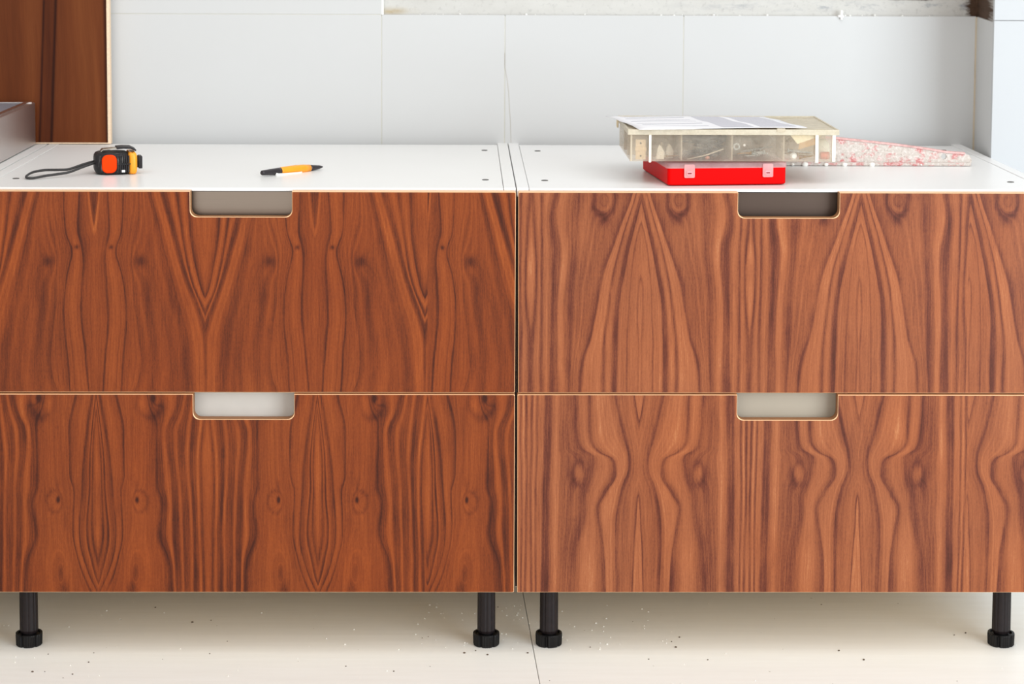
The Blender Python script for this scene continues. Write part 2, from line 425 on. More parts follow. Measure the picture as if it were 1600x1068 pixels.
# tile spacer cross
m = MB(); sxp, szp = .585, zt+.001
m.box((sxp-.002, .641, szp-.007), (sxp+.002, .650, szp+.009)).box((sxp-.006, .6415, szp-.003), (sxp+.004, .6505, szp+.001))
m.build('tile_spacer', plain('spacer_white', (244, 243, 240), .5), wb, bevel=.0006)

# ---- pillar standing forward of the wall on the right
PF = .445
wr = structure(MB().prism([(.8075, PF+.003), (2.6, PF+.003), (2.6, .658), (.828, .658)], -.06, 2.4).build('wall_right', cw))
tz = Z0+.829
m = MB(); m.prism([(.8035, PF), (.8075, PF), (.8285, .6465), (.8240, .6465)], .02, tz-.003); m.build('wall_tile', TILE, wr, bevel=.0006)
m = MB(); m.box((.8032, PF-.006, .02), (2.4, PF+.003, tz)); m.build('wall_tile', TILE_DIM, wr, bevel=.0007)
m = MB(); m.box((.8032, PF-.006, tz+.0006), (2.4, PF+.003, tz+.6)); m.build('wall_tile', TILE_DIM, wr, bevel=.0007)
m = MB(); m.box((.8215, .6435, .02), (.8245, .6475, tz-.004)); m.build('joint_filler', plain('brown_joint', (196, 182, 160), .8), wr)

# ================================================================ base cabinets
def notch_outline(x0, x1, z0, z1, n0, n1, nd, inset=0.0, r=.011):
    """outline of a drawer front in x, z with a finger notch cut out of its top edge"""
    x0 += inset; x1 -= inset; z0 += inset; z1 -= inset; n0 -= inset; n1 += inset; zb = z1 + inset - nd - inset
    c = .0012
    pts = [(x0+c, z0), (x1-c, z0), (x1, z0+c), (x1, z1-c), (x1-c, z1)]
    pts += [(n1, z1)]
    for k in range(7):
        a = math.radians(0-90*k/6); pts.append((n1-r+r*math.cos(a), zb+r+r*math.sin(a)))
    for k in range(7):
        a = math.radians(270-90*k/6); pts.append((n0+r+r*math.cos(a), zb+r+r*math.sin(a)))
    pts += [(n0, z1), (x0+c, z1), (x0, z1-c)]
    return pts
def drawer(parent, x0, x1, z0, z1, n0, n1, nd, mat, backmat, topdrawer, tilt=0):
    th = .0186; ins = .0007
    A = notch_outline(x0, x1, z0, z1, n0, n1, nd, ins, .010); B = notch_outline(x0, x1, z0, z1, n0, n1, nd, 0, .011)
    bm = bmesh.new(); n = len(A)
    fa = [bm.verts.new((x, 0, z)) for x, z in A]
    fb = [bm.verts.new((x, .0008, z)) for x, z in B]
    bb = [bm.verts.new((x, th, z)) for x, z in B]
    f = bm.faces.new(fa); f.material_index = 0
    for P, Q in ((fa, fb), (fb, bb)):
        for i in range(n):
            g = bm.faces.new([P[i], P[(i+1) % n], Q[(i+1) % n], Q[i]]); g.material_index = 2 if (P is fb and 5 <= i <= n-4) else 1
    g = bm.faces.new(bb[::-1]); g.material_index = 1
    bmesh.ops.recalc_face_normals(bm, faces=bm.faces)
    me = bpy.data.meshes.new('drawer_front'); bm.to_mesh(me); bm.free()
    me.materials.append(mat); me.materials.append(EDGE); me.materials.append(NOTCH_SHADE)
    o = bpy.data.objects.new('drawer_front', me); C.objects.link(o); o.parent = parent
    # the drawer's own front plate seen through the notch
    p = MB(); p.box((x0+.03, .030, z1-.12), (x1-.03, .034, z1-.004)); p.box((x0+.03, .034, z1-.016), (x1-.03, .05, z1-.004))
    p.build('drawer_plate', backmat, o)
    return o
def leg(parent, x, y, rot=0):
    o = None
    m = MB(); seg = 48; rr = []
    for z, r in ((.020, .0128), (.024, .0140), (.05, .0139), (.102, .0136)):
        ring = []
        for i in range(seg):
            a = 2*math.pi*i/seg + rot
            k = .93 if i % 6 == 0 else (1.0 if i % 6 in (2, 3, 4) else .985)
            ring.append((x+r*k*math.cos(a), y+r*k*math.sin(a), z))
        rr.append(ring)
    m.rings(rr, smooth=False); o = m.build('leg', LEGM, parent)
    m = MB(); seg = 72; rr = []
    for z, r in ((0, .0185), (.0015, .0198), (.0165, .0203), (.019, .0198), (.0193, .0165), (.0165, .0155), (.0165, .0110), (.020, .0110)):
        ring = []
        for i in range(seg):
            a = 2*math.pi*i/seg + rot
            k = 1.0
            if z < .018 and r > .017:
                if i % 12 in (0, 1): k = .86
                elif i % 2 == 0: k = .965
            ring.append((x+r*k*math.cos(a), y+r*k*math.sin(a), z))
        rr.append(ring)
    m.rings(rr, smooth=False); m.build('foot', FOOTM, o)
    return o
def holecap(parent, x, y):
    m = MB(); m.lathe([(.0052, Z0+.5995), (.0052, Z0+.6006), (.0046, Z0+.6009)], 20, Matrix.Translation((x, y, 0)), smooth=False)
    return m.build('screw_cap', DARKP, parent)
def cabinet(label, xl, xr, wmat, mats, rails, notches, legs, holes, gaps=(.002, .002)):
    T = thing('base_cabinet', label, 'cabinet', ((xl+xr)/2, .3, 0))
    def fix(o):                                    # parts are built in world coordinates of the row
        o.location = (-(xl+xr)/2, -.3, 0); return o
    zb, zt2 = Z0, Z0+.600
    for a, bx in ((xl+.0008, xl+.0185), (xr-.0185, xr-.0008)):
        m = MB(); m.box((a, .0205, zb), (bx, .652, zt2+.0006)); fix(m.build('side_panel', wmat, T, bevel=.0008))
        m = MB(); m.box((a+.0002, .0196, zb+.001), (bx-.0002, .0206, zt2-.012)); fix(m.build('gap_shade_strip', GAP_SHADE, T))  # strip added to paint the gap's shade onto the panel edge
    m = MB(); m.box((xl+.0192, .0205, zt2-.0048), (xr-.0192, .624, zt2)); fix(m.build('top_panel', wmat, T, bevel=.0007))
    m = MB(); m.box((xl+.0192, .022, zb+.001), (xr-.0192, .624, zb+.018)); fix(m.build('bottom_panel', UNDER_TAN, T, bevel=.0006))
    m = MB(); m.box((xl+.0192, .616, zb+.018), (xr-.0192, .623, zt2-.006)); fix(m.build('back_panel', wmat, T))
    m = MB(); m.box((xl+.0192, .058, zt2-.016), (xr-.0192, .10, zt2-.0049)); fix(m.build('front_rail', RAIL_GREY, T))
    z_mid = zb+.2985
    for k, (z0, z1) in enumerate(((z_mid+.0008, zt2-.0028), (zb-.0020, z_mid-.0020))):
        n0, n1, nd = notches[k]
        fix(drawer(T, xl+gaps[0], xr-gaps[1], z0, z1, n0, n1, nd, mats[k], rails[k], k == 0))
    for x, y, r in legs: fix(leg(T, x, y, r))
    for x, y in holes: fix(holecap(T, x, y))
    return T
V_UL = veneer('walnut_upper_left', 0, Z0+.5965, 148-2*LEAF, 668, pal=PAL_L, sx=1.067, seed=1.0, **UL)
V_LL = veneer('walnut_lower_left', 0, Z0+.2965, 154-2*LEAF, 668, pal=PAL_L, sx=1.057, seed=5.0, **LL)
V_UR = veneer('walnut_upper_right', 0, Z0+.5965, 1002-4*LEAF, 1516, pal=PAL_R, sx=1.067, seed=11.0, **UR)
V_LR = veneer('walnut_lower_right', 0, Z0+.2965, 1000-4*LEAF, 1514, pal=PAL_R, sx=1.057, seed=17.0, **LR)

cabL = cabinet('cabinet with darker walnut drawer fronts, under the tape measure and the pen',
    -.802, 0.0, WHITE, (V_UL, V_LL), (RAIL_L, BACK_LL), ((-.477, -.3285, .0375), (-.4752, -.3265, .0375)),
    [(-.734, .060, .1), (-.0415, .060, .0), (-.734, .545, .3), (-.0415, .545, 0)],
    [(-.6863, .5286), (-.7565, .1238), (-.0423, .533), (-.0446, .1212)], gaps=(.002, .0012))
cabR = cabinet('cabinet with paler walnut drawer fronts, under the red box and the clear box',
    0.0, .802, WHITE_R, (V_UR, V_LR), (RAIL_R, BACK_LR), ((.3245, .4735, .0375), (.3272, .4762, .0378)),
    [(.0535, .060, .25), (.742, .060, .05), (.0535, .545, 0), (.742, .545, 0)],
    [(.0483, .5248), (.0452, .1149), (.7518, .1082), (.7485, .5505)], gaps=(.0026, .002))
V_N = veneer('walnut_neighbour', 0, Z0+.5965, 148-12*LEAF, 5000, pal=PAL_L, seed=23.0, **UL)
cabN = cabinet('white-topped base cabinet under the stainless steel unit at the far left edge',
    -1.406, -.8035, WHITE, (V_N, V_N), (RAIL_L, BACK_LL), ((-1.179, -1.030, .0375), (-1.179, -1.030, .0375)),
    [(-1.34, .06, 0), (-.87, .06, 0), (-1.34, .545, 0), (-.87, .545, 0)], [])

# ================================================================ walnut panel standing against the wall
wp, b = newmat('walnut_panel_face', .45, 0, .12)
X, Y, Z = xyz()
xx = X + (noi(comb(X*3, 0, Z*2.0), 1, 2)-.5)*.05 + Z*.012
n1 = noi(comb(xx*55, 0, Z*1.2), 1, 3, .6); n2 = noi(comb(xx*16, 4.0, Z*.9), 1, 2); n3 = noi(comb(xx*700, 4.0, Z*22), 1, 2)
t = sat(n1*.45+n2*.45+n3*.22-.03)
def vline(x0, sl, wdt): return gauss((X-(x0)-(Z-.9)*sl)/wdt)
t = sat(t - vline(-.8085, .045, .0022)*.42 - vline(-.788, .045, .0026)*.48 - vline(-.798, .045, .010)*.22 - vline(-.7005, -.008, .003)*.5 + vline(-.744, -.02, .02)*.12 + vline(-.83, .03, .013)*.12 + vline(-.717, 0, .006)*.1)
n = ramp(t, [(0, lin((46, 18, 8))), (.3, lin((76, 34, 14))), (.55, lin((98, 49, 22))), (.8, lin((114, 62, 30))), (1, lin((132, 78, 42)))])
setc(b, n.outputs[0])
pz = Z0+.6015
T = thing('walnut_panel', 'upright walnut veneered board with a pale raw edge leaning against the tiled wall', 'board', (-1.0, .62, pz))
PALE = plain('raw_chipboard_edge', (236, 208, 178), .7, var=.12, scale=300)
o = MB().box((-1.35, .6125, pz), (-.6935, .6285, pz+.62)).build('core_board', PALE, T); o.location = (1.0, -.62, -pz)
o = MB().box((-1.35, .6117, pz+.0022), (-.6985, .6125, pz+.62)).build('veneer_face', wp, T); o.location = (1.0, -.62, -pz)

# ================================================================ stainless steel unit at the far left
T = thing('steel_unit', 'low brushed stainless steel unit with a blue grey top at the far left edge', 'sink', (-1.05, .25, Z0+.6008))
def at0(o, T): o.location = -T.location; return o
sx1 = -.8215; zb = Z0+.6008
m = MB(); m.prism(rrect(-1.30, -.02, sx1, .604, .006, 4), zb+.001, zb+.0735)
at0(m.build('steel_body', STEEL, T, bevel=.0015), T)
m = MB()
for a, bb in (((-1.296, .585, zb+.0735), (sx1-.003, .600, zb+.0752)), ((-1.296, -.016, zb+.0735), (sx1-.003, 0.0, zb+.0752)),
              ((sx1-.018, 0.0, zb+.0735), (sx1-.008, .585, zb+.0752)), ((-1.296, 0.0, zb+.0735), (-1.28, .585, zb+.0752))): m.box(a, bb)
at0(m.build('top_rim', brushed('bright_rim', (225, 222, 220), .25, streak=.03), T), T)
m = MB(); m.box((-1.279, .001, zb+.0735), (sx1-.019, .584, zb+.0742)); at0(m.build('top_plate', STEELTOP, T), T)

# ================================================================ tape measure
zc = Z0+.6002
TX, TY = -.6165, .197
T = thing('tape_measure', 'black and orange tape measure with wrist strap lying on the white top', 'tape measure', (TX, TY, zc), math.radians(14))
RUB, b = newmat('scuffed_black_rubber', .5, 0, .25)
X, Y, Z = xyz(); n = noi(comb(X*420, Y*420, Z*60), 1, 4, .7); n2 = noi(comb(X*60, Y*60, Z*60), 1, 2)
setc(b, mixc(sat((n-.55)*5)*sat((n2-.4)*4), lin((36, 34, 36)), lin((150, 146, 142)))); bump(b, n, .5, .0006)
ORANGE = plain('orange_plastic', (240, 62, 0), .5, var=.04, spec=.1)
YEL = plain('yellow_orange_plastic', (250, 160, 30), .35, var=.05)
def sq_ring(x0, y0, x1, y1, r, z, n=7): return [(x, y, z) for x, y in rrect(x0, y0, x1, y1, r, n)]
h = .0335
def body(x0, y0, x1, y1, r, ins):
    out = []
    for f, k in ((0, .8), (.04, .45), (.13, .12), (.25, 0), (.75, 0), (.87, .12), (.96, .45), (1, .85)):
        d = ins*k; out.append(sq_ring(x0+d, y0+d, x1-d, y1-d, max(.003, r-d*.5), .0006+h*.98*f))
    return out
m = MB(); m.rings(body(-.034, -.027, .0205, .031, .019, .006)); m.build('rubber_case', RUB, T)
m = MB(); m.rings(body(.0165, -.0255, .0305, .0295, .006, .003)); m.build('yellow_case', YEL, T, bevel=.0004)
# orange oval thumb pad on the curved side facing the room
m = MB(); pts = rrect(-.0115, -.0143, .0115, .0143, .0090, 6); rr = []
for off, k in ((.000, 1.0), (-.0012, .97), (-.0017, .86)):
    ring = []
    for (a, bb) in pts:
        a *= k; bb *= k
        ring.append((-.0125+a, -.0268+off + (a+.004)**2*(12 if a < -.004 else 0), .0006+h*.5+bb))
    rr.append(ring)
m.rings(rr); m.build('thumb_pad', ORANGE, T)
m = MB()
for q in range(6):
    m.box((-.0005+q*.0033, -.0282, .004), (.0015+q*.0033, -.0268, .0150))
    m.box((-.0005+q*.0033, -.0282, .0185), (.0015+q*.0033, -.0268, .0300))
m.box((-.0008, -.0284, .0158), (.0195, -.0266, .0176))
m.build('grip_rib', RUB, T)
m = MB(); m.box((.006, -.0288, .004), (.0112, -.0266, .0078)); m.build('white_mark', plain('white_mark', (235, 235, 235), .5), T, bevel=.0004)
# belt clip on the upper face
m = MB(); cl = [(-.024, 0, h+.0006), (-.021, 0, h+.0036), (-.005, 0, h+.0050), (.012, 0, h+.0052), (.022, 0, h+.0045), (.027, 0, h+.0015)]
m.rings([[(x, -.010, z), (x, .012, z), (x, .012, z+.0012), (x, -.010, z+.0012)] for x, _, z in cl], smooth=False)
m.build('belt_clip', brushed('clip_metal', (190, 184, 172), .35), T)
m = MB(); m.rings([[(x, -.012, z), (x, .020, z), (x, .020, z+.003), (x, -.012, z+.003)] for x, z in ((.000, h+.0046), (.010, h+.0052), (.022, h+.0046), (.0300, h+.0006))], smooth=False)
m.build('lock_slider', RUB, T, bevel=.0008)
# mouth hook
m = MB(); m.box((.0300, -.019, .010), (.0325, .004, .026)); m.box((.0325, -.021, .0085), (.0385, .003, .0275))
m.build('end_hook', RUB, T, bevel=.001)
# wrist strap: a loop of two strands
def toL(x, y, z):
    v = T.matrix_basis.inverted() @ Vector((x, y, z)); return v
T.matrix_basis = Matrix.Translation((TX, TY, zc)) @ Matrix.Rotation(math.radians(14), 4, 'Z')
s1 = [(-.646, .192, zc+.0195), (-.652, .187, zc+.0185), (-.666, .176, zc+.0150), (-.684, .165, zc+.0095), (-.702, .164, zc+.0085), (-.720, .170, zc+.0075), (-.733, .168, zc+.0060), (-.7405, .155, zc+.0045),
      (-.7415, .125, zc+.0030), (-.737, .1120, zc+.0024), (-.727, .112, zc+.0024), (-.712, .126, zc+.0040), (-.698, .137, zc+.0050), (-.680, .147, zc+.0072), (-.664, .163, zc+.0125), (-.652, .178, zc+.0160), (-.646, .184, zc+.0175)]
def smoothp(P, n=5):
    out = []; P = [Vector(p) for p in P]
    for i in range(len(P)-1):
        p0, p1, p2, p3 = P[max(i-1, 0)], P[i], P[i+1], P[min(i+2, len(P)-1)]
        for k in range(n):
            t = k/n; out.append(.5*((2*p1)+(p2-p0)*t+(2*p0-5*p1+4*p2-p3)*t*t+(3*p1-p0-3*p2+p3)*t**3))
    out.append(P[-1]); return out
m = MB(); m.tube([toL(*p) for p in smoothp(s1)], .0013, .0020, 8); m.build('wrist_strap', plain('woven_black_strap', (52, 50, 50), .7, var=.4, scale=900), T)

# ================================================================ ballpoint pen
A = Vector((-.3868, .150, zc+.0062)); Bp = Vector((-.3005, .252, zc+.0040))
T = thing('ballpoint_pen', 'orange ballpoint pen with dark grey ends and white clip lying on the white top', 'pen', A)
ax = (Bp-A); Lp = ax.length; R = ax.to_track_quat('Z', 'X').to_matrix().to_4x4()
T.rotation_euler = R.to_euler()
GUN = plain('dark_grey_metal', (62, 58, 62), .28, metal=.5, var=.15)
def lathe_part(name, prof, mat): m = MB(); m.lathe([(r, z) for r, z in prof], 24); return m.build(name, mat, T)
lathe_part('pen_cap', [(.0030, 0), (.0038, .0012), (.0042, .006), (.0055, .034), (.0057, .0395)], GUN)
lathe_part('barrel', [(.0055, .0395), (.0060, .042), (.0068, .060), (.0070, .074), (.0066, .090), (.0056, .104)], YEL)
lathe_part('tip', [(.0050, .104), (.0046, .110), (.0030, .126), (.0019, Lp-.003), (.0012, Lp)], GUN)
# clip on the side towards the room, lying on the top
ri = R.to_3x3().inverted(); dside = ri @ Vector((.55, -.60, -.58)); dside.z = 0; dside.normalize()
sdv = Vector((0, 0, 1)).cross(dside)
m = MB(); rr = []
for z, d in ((.026, .0052), (.030, .0068), (.045, .0078), (.070, .0080), (.080, .0078)):
    c0 = dside*d; rr.append([c0 - sdv*.0022 + Vector((0, 0, z)), c0 + sdv*.0022 + Vector((0, 0, z)), c0 + sdv*.0022 + dside*.0013 + Vector((0, 0, z)), c0 - sdv*.0022 + dside*.0013 + Vector((0, 0, z))])
m.rings(rr, smooth=False); m.build('clip', plain('white_clip', (244, 243, 240), .35, var=.01), T, bevel=.0003)

# ================================================================ red organiser box
def frosted(name, rgb, alpha, rough=.3, dust=None, dustamt=0.0, scale=40, tlf=.45):
    """cloudy clear plastic: part see-through, part milky"""
    m = bpy.data.materials.new(name); m.use_nodes = True; nt = m.node_tree; V.nt = nt
    b = nt.nodes['Principled BSDF']; out = nt.nodes['Material Output']
    b.inputs['Roughness'].default_value = rough; b.inputs['Specular IOR Level'].default_value = .5
    tr = nt.nodes.new('ShaderNodeBsdfTransparent'); mx = nt.nodes.new('ShaderNodeMixShader')
    tl = nt.nodes.new('ShaderNodeBsdfTranslucent'); m2 = nt.nodes.new('ShaderNodeMixShader'); m2.inputs[0].default_value = tlf
    t = nt.nodes.new('ShaderNodeTexCoord')
    n = noi(t.outputs['Object'], scale, 4, .65); n2 = noi(t.outputs['Object'], scale*6, 3, .6)
    col = mixc(sat(n*1.5-.25), lin(rgb), lin(dust or rgb))
    nt.links.new(col, b.inputs['Base Color']); nt.links.new(col, tl.inputs[0])
    tr.inputs[0].default_value = (.98, .97, .95, 1)
    nt.links.new(b.outputs[0], m2.inputs[1]); nt.links.new(tl.outputs[0], m2.inputs[2])
    f = sat((n-.5)*dustamt*2 + (n2-.5)*dustamt + alpha)
    nt.links.new(f.s, mx.inputs[0]); nt.links.new(tr.outputs[0], mx.inputs[1]); nt.links.new(m2.outputs[0], mx.inputs[2])
    nt.links.new(mx.outputs[0], out.inputs[0])
    return m
def walls(m, x0, y0, x1, y1, z0, z1, t, floor=True):
    m.box((x0, y0, z0), (x1, y0+t, z1)); m.box((x0, y1-t, z0), (x1, y1, z1))
    m.box((x0, y0+t, z0), (x0+t, y1-t, z1)); m.box((x1-t, y0+t, z0), (x1, y1-t, z1))
    if floor: m.box((x0+t, y0+t, z0), (x1-t, y1-t, z0+t))
RZ = math.radians(5.9)
T = thing('organiser_box', 'flat bright red plastic box with pink lid and two latches under the clear box', 'box', (.2254, .0484, zc), RZ)
REDM = plain('red_plastic', (206, 0, 1), .5, var=.03, spec=.06)
PINK = frosted('clear_pinkish_lid', (236, 190, 196), .46, .25, (244, 214, 214), .12)
Wd, Dp = .180, .202
m = MB(); o_ = rrect(0, 0, Wd, Dp, .005, 4); i_ = rrect(.002, .002, Wd-.002, Dp-.002, .0035, 4)
m.rings([[(x, y, .001) for x, y in rrect(.002, .002, Wd-.002, Dp-.002, .005, 4)], [(x, y, .003) for x, y in o_], [(x, y, .0275) for x, y in o_],
         [(x, y, .0275) for x, y in i_], [(x, y, .020) for x, y in i_]], smooth=False)
m.build('tray', REDM, T)
m = MB(); lo = rrect(-.0012, -.0012, Wd+.0012, Dp+.0012, .006, 4); li = rrect(.0006, .0006, Wd-.0006, Dp-.0006, .0045, 4)
m.rings([[(x, y, .0278) for x, y in li], [(x, y, .0265) for x, y in lo], [(x, y, .0325) for x, y in lo], [(x, y, .0338) for x, y in li], [(x, y, .0338) for x, y in rrect(.004, .004, Wd-.004, Dp-.004, .003, 4)]], smooth=False)
lid = m.build('lid', PINK, T)
for xc in (.0325, .1515):
    m = MB(); m.prism(rrect(xc-.0078, .0125, xc+.0078, .0325, .0018, 3), .0, .0022, Matrix(((1, 0, 0, 0), (0, 0, -1, -.0012), (0, 1, 0, 0), (0, 0, 0, 1))))
    la = m.build('latch', frosted('latch_plastic', (246, 196, 200), .62, .3, (250, 216, 216), .1), T)
    m = MB()
    m.box((xc-.0040, -.0041, .0165), (xc+.0040, -.0035, .0225)); la2 = m.build('latch_slot_rim', plain('pale_pink', (244, 150, 156), .35), la)
    m = MB(); m.box((xc-.0028, -.0045, .0183), (xc+.0028, -.0038, .0200)); m.build('latch_slot', plain('deep_red', (120, 8, 14), .5), la)

# ================================================================ clear organiser box on top of it
bz = zc+.0342
BX0, BX1, BY0, BY1 = .1705, .4775, .0695, .286
T = thing('clear_organiser_box', 'dusty clear plastic compartment box of screws lying on the red box', 'box', (BX0, BY0, bz))
CLR = frosted('dusty_clear_plastic', (222, 214, 202), .24, .3, (236, 228, 214), .20, 40)
LIDM = frosted('yellowed_clear_lid', (218, 208, 186), .82, .35, (232, 225, 208), .2, 60, .3)
RIB = plain('milky_rib', (250, 244, 232), .4, var=.02)
Wb, Db, Hb = BX1-BX0, BY1-BY0, .0425
m = MB(); walls(m, 0, 0, Wb, Db, .0005, Hb-.001, .0016)
m.build('tray', CLR, T, bevel=.0006)
DIV = frosted('milky_divider', (232, 222, 204), .55, .35, (240, 232, 216), .15)
divx = [.0775, .1530, .2305]
for x in divx:
    m = MB(); m.box((x-.001, .0018, .0022), (x+.001, Db-.0018, Hb-.003)); m.build('divider', DIV, T)
for y in (.075, .145):
    m = MB(); m.box((.0018, y-.0007, .0022), (Wb-.0018, y+.0007, Hb-.006)); m.build('divider', DIV, T)
for x, wd in ((.0300, .0018), (.2795, .0024)):
    m = MB(); m.box((x-wd, -.0022, -.0008), (x+wd, -.0001, Hb-.001)); m.build('rib', RIB, T, bevel=.0005)
m = MB(); m.box((Wb-.0045, -.0014, .0008), (Wb+.0005, -.0001, Hb-.001)); m.build('rib', RIB, T, bevel=.0004)
m = MB(); m.box((.0008, -.0012, .001), (.0034, -.0001, Hb-.001)); m.build('rib', DIV, T)
# lid with a downturned lip
m = MB()
walls(m, -.0035, -.0035, Wb+.0055, Db+.0035, Hb-.002, Hb+.0062, .0026, floor=False)
m.box((-.0035+.0026, -.0035+.0026, Hb+.0030), (Wb+.0055-.0026, Db+.0035-.0026, Hb+.0046))
for a, bb in (((.012, .014), (Wb-.012, .016)), ((.012, Db-.018), (Wb-.012, Db-.016))):
    m.box((a[0], a[1], Hb+.0046), (bb[0], bb[1], Hb+.0056))
lid = m.build('lid', LIDM, T, bevel=.0008)
m = MB(); m.box((-.0060, Db-.030, Hb-.010), (-.0036, Db-.012, Hb+.004)); m.build('hinge_lug', plain('beige_lug', (222, 204, 168), .5), T, bevel=.0006)
for x in (.153,):
    m = MB(); m.box((x+.066, -.0052, Hb+.0030), (x+.0785, -.0034, Hb+.0085)); m.build('latch', DIV, T, bevel=.0006)

# ---- contents of the clear box
def place(o, x, y, z, rx=0, ry=0, rz=0):
    o.location = (BX0+x, BY0+y, bz+.0022+z); o.rotation_euler = (rx, ry, rz); return o
def screw_mesh(length, r, mat, name, n=14):
    m = MB(); seg = 8; rr = []
    for k in range(n*2+1):
        z = length*k/(n*2); rad = r*(1.0 if k % 2 == 0 else .68)*(1 if z < length*.82 else max(.15, (length-z)/(length*.18)))
        rr.append([(rad*math.cos(2*math.pi*i/seg), rad*math.sin(2*math.pi*i/seg), z) for i in range(seg)])
    m.rings(rr, smooth=False); sh = m
    sh.lathe([(r*.9, .0), (r*1.9, -.0022), (r*1.9, -.0028)], 12)
    return sh.build(name, mat)
ZINC = plain('dull_zinc', (168, 172, 170), .4, metal=.7, var=.2, scale=300)
DKSC = plain('dark_phosphate', (58, 60, 66), .5, metal=.4, var=.3, scale=300)
BRASS = plain('tarnished_brass', (150, 118, 70), .45, metal=.6, var=.2, scale=300)
PLUG = plain('old_red_wall_plug', (196, 104, 78), .5, var=.15, scale=200)
BEIGE = plain('beige_plastic', (214, 190, 158), .5, var=.08, scale=100)
big = screw_mesh(.036, .0021, ZINC, 'screw', 16); tag(big, 'long dull zinc screw below the cream card inside the clear box', 'screw')
place(big, .2395, .006, .0145, 0, math.radians(96), math.radians(3))
s0 = screw_mesh(.022, .0016, DKSC, 'screw', 10)
tag(s0, 'small dark screw heaped in the second compartment of the clear box', 'screw', 'dark screws in the clear box')
def cp(o, name=None):
    c = o.copy(); C.objects.link(c); return c
for k in range(36):
    o = s0 if k == 0 else cp(s0)
    row = k % 4
    place(o, random.uniform(.101, .126), .0065+.0055*row+random.uniform(0, .002), .003 + random.uniform(0, 1)*(.022 if row > 0 else .012), 0, math.radians(random.uniform(70, 110)), random.choice((0, math.pi))+random.uniform(-.22, .22))
z0_ = screw_mesh(.018, .0014, ZINC, 'screw', 8)
tag(z0_, 'small bright screw lying in the third compartment of the clear box', 'screw', 'bright screws in the clear box')
for k in range(16):
    o = z0_ if k == 0 else cp(z0_)
    place(o, random.uniform(.174, .208), .008+.012*(k % 4), .003 + random.uniform(0, .012), 0, math.radians(random.uniform(80, 100)), random.choice((0, math.pi))+random.uniform(-.22, .22))
b0 = screw_mesh(.020, .0014, BRASS, 'screw', 9)
tag(b0, 'small brassy screw lying at the bottom of the clear box', 'screw', 'brassy screws in the clear box')
for k in range(14):
    o = b0 if k == 0 else cp(b0)
    place(o, random.choice((random.uniform(.054, .058), random.uniform(.252, .258), random.uniform(.176, .206))), .010+.011*(k % 4), .003+random.uniform(0, .008), 0, math.radians(random.uniform(80, 100)), random.choice((0, math.pi))+random.uniform(-.22, .22))
# thin light rod and pinkish plug in the second compartment
m = MB(); m.tube([(0, 0, 0), (.027, 0, .006), (.054, 0, .0155)], .0010, .0010, 8); o = m.build('wire_nail', plain('pale_nail', (190, 178, 160), .4, metal=.3)); tag(o, 'thin pale nail slanting up inside the clear box', 'nail'); place(o, .0865, .0035, .0012)
m = MB(); blob(m, (0, 0, .0045), .0068, .65, 9); o = m.build('putty_lump', plain('pink_putty', (206, 140, 112), .7)); tag(o, 'pinkish lump beside the pale nail inside the clear box', 'lump'); place(o, .1170, .0095, 0)
m = MB()
rr = []
for a in range(21):
    a = 2*math.pi*a/20; rr.append([(math.cos(a)*rad, y, math.sin(a)*rad) for rad, y in ((.0030, 0), (.0052, 0), (.0052, .0012), (.0030, .0012))])
m.rings(rr, caps=False, smooth=False); o = m.build('washer', ZINC); tag(o, 'round washer standing against the front inside the clear box', 'washer'); place(o, .1600, .0030, .0205)
m = MB(); m.lathe([(.0001, 0), (.0018, .0003), (.0020, .0012), (.0001, .002)], 12, Matrix.Rotation(math.pi/2, 4, 'X')); o = m.build('stud', plain('white_stud', (250, 250, 250), .2)); tag(o, 'tiny white stud beside the washer inside the clear box', 'stud'); place(o, .1715, .0050, .0225)
# hinge plate (beige) in the first compartment
m = MB()
m.box((-.0075, 0, 0), (.0075, .003, .030)); m.box((-.0085, -.0012, .0125), (.0085, .0, .0185)); m.box((-.0085, -.002, .0135), (.0085, -.0012, .0150))
T2 = m.build('hinge_plate', BEIGE, bevel=.0006); tag(T2, 'beige plastic hinge plate with two holes in the first compartment of the clear box', 'bracket'); place(T2, .0165, .004, .0006)
for zz in (.0245, .0055):
    m = MB(); m.lathe([(.0015, 0), (.0015, .0006)], 10, Matrix.Translation((0, -.0001, zz)) @ Matrix.Rotation(math.pi/2, 4, 'X')); m.build('screw_hole', DARKP, T2)
# pale clips
m = MB(); m.prism([(0, 0), (.012, 0), (.013, .010), (.009, .018), (.005, .022), (.002, .016)], 0, .0035, Matrix.Rotation(math.pi/2, 4, 'X'))
p0 = m.build('plastic_clip', plain('milky_clip', (214, 204, 186), .5, var=.1, scale=120), bevel=.0006); tag(p0, 'milky plastic clip lying behind the left rib of the clear box', 'clip', 'milky plastic clips')
place(p0, .040, .012, .0006)
place(cp(p0), .055, .024, .0006, 0, 0, .5); place(cp(p0), .048, .040, .0006, 0, 0, 1.2)
# cream card
m = MB(); m.prism([(0, 0), (.0385, .0135), (.0385, .016), (-.0125, .016), (-.0125, .0155)], 0, .0006, Matrix.Rotation(math.pi/2, 4, 'X'))
o = m.build('cream_card', plain('cream_card', (240, 228, 196), .7, var=.04)); tag(o, 'cream card corner hanging inside the right end of the clear box', 'card'); place(o, .2510, .0042, .0245)
m = MB(); m.prism([(0, 0), (.026, .008), (.030, .018), (.004, .014)], 0, .001, Matrix.Rotation(math.pi/2, 4, 'X'))
o = m.build('tan_card', plain('tan_card', (214, 172, 118), .7, var=.08)); tag(o, 'tan card piece behind the cream card inside the clear box', 'card'); place(o, .2530, .012, .0150)
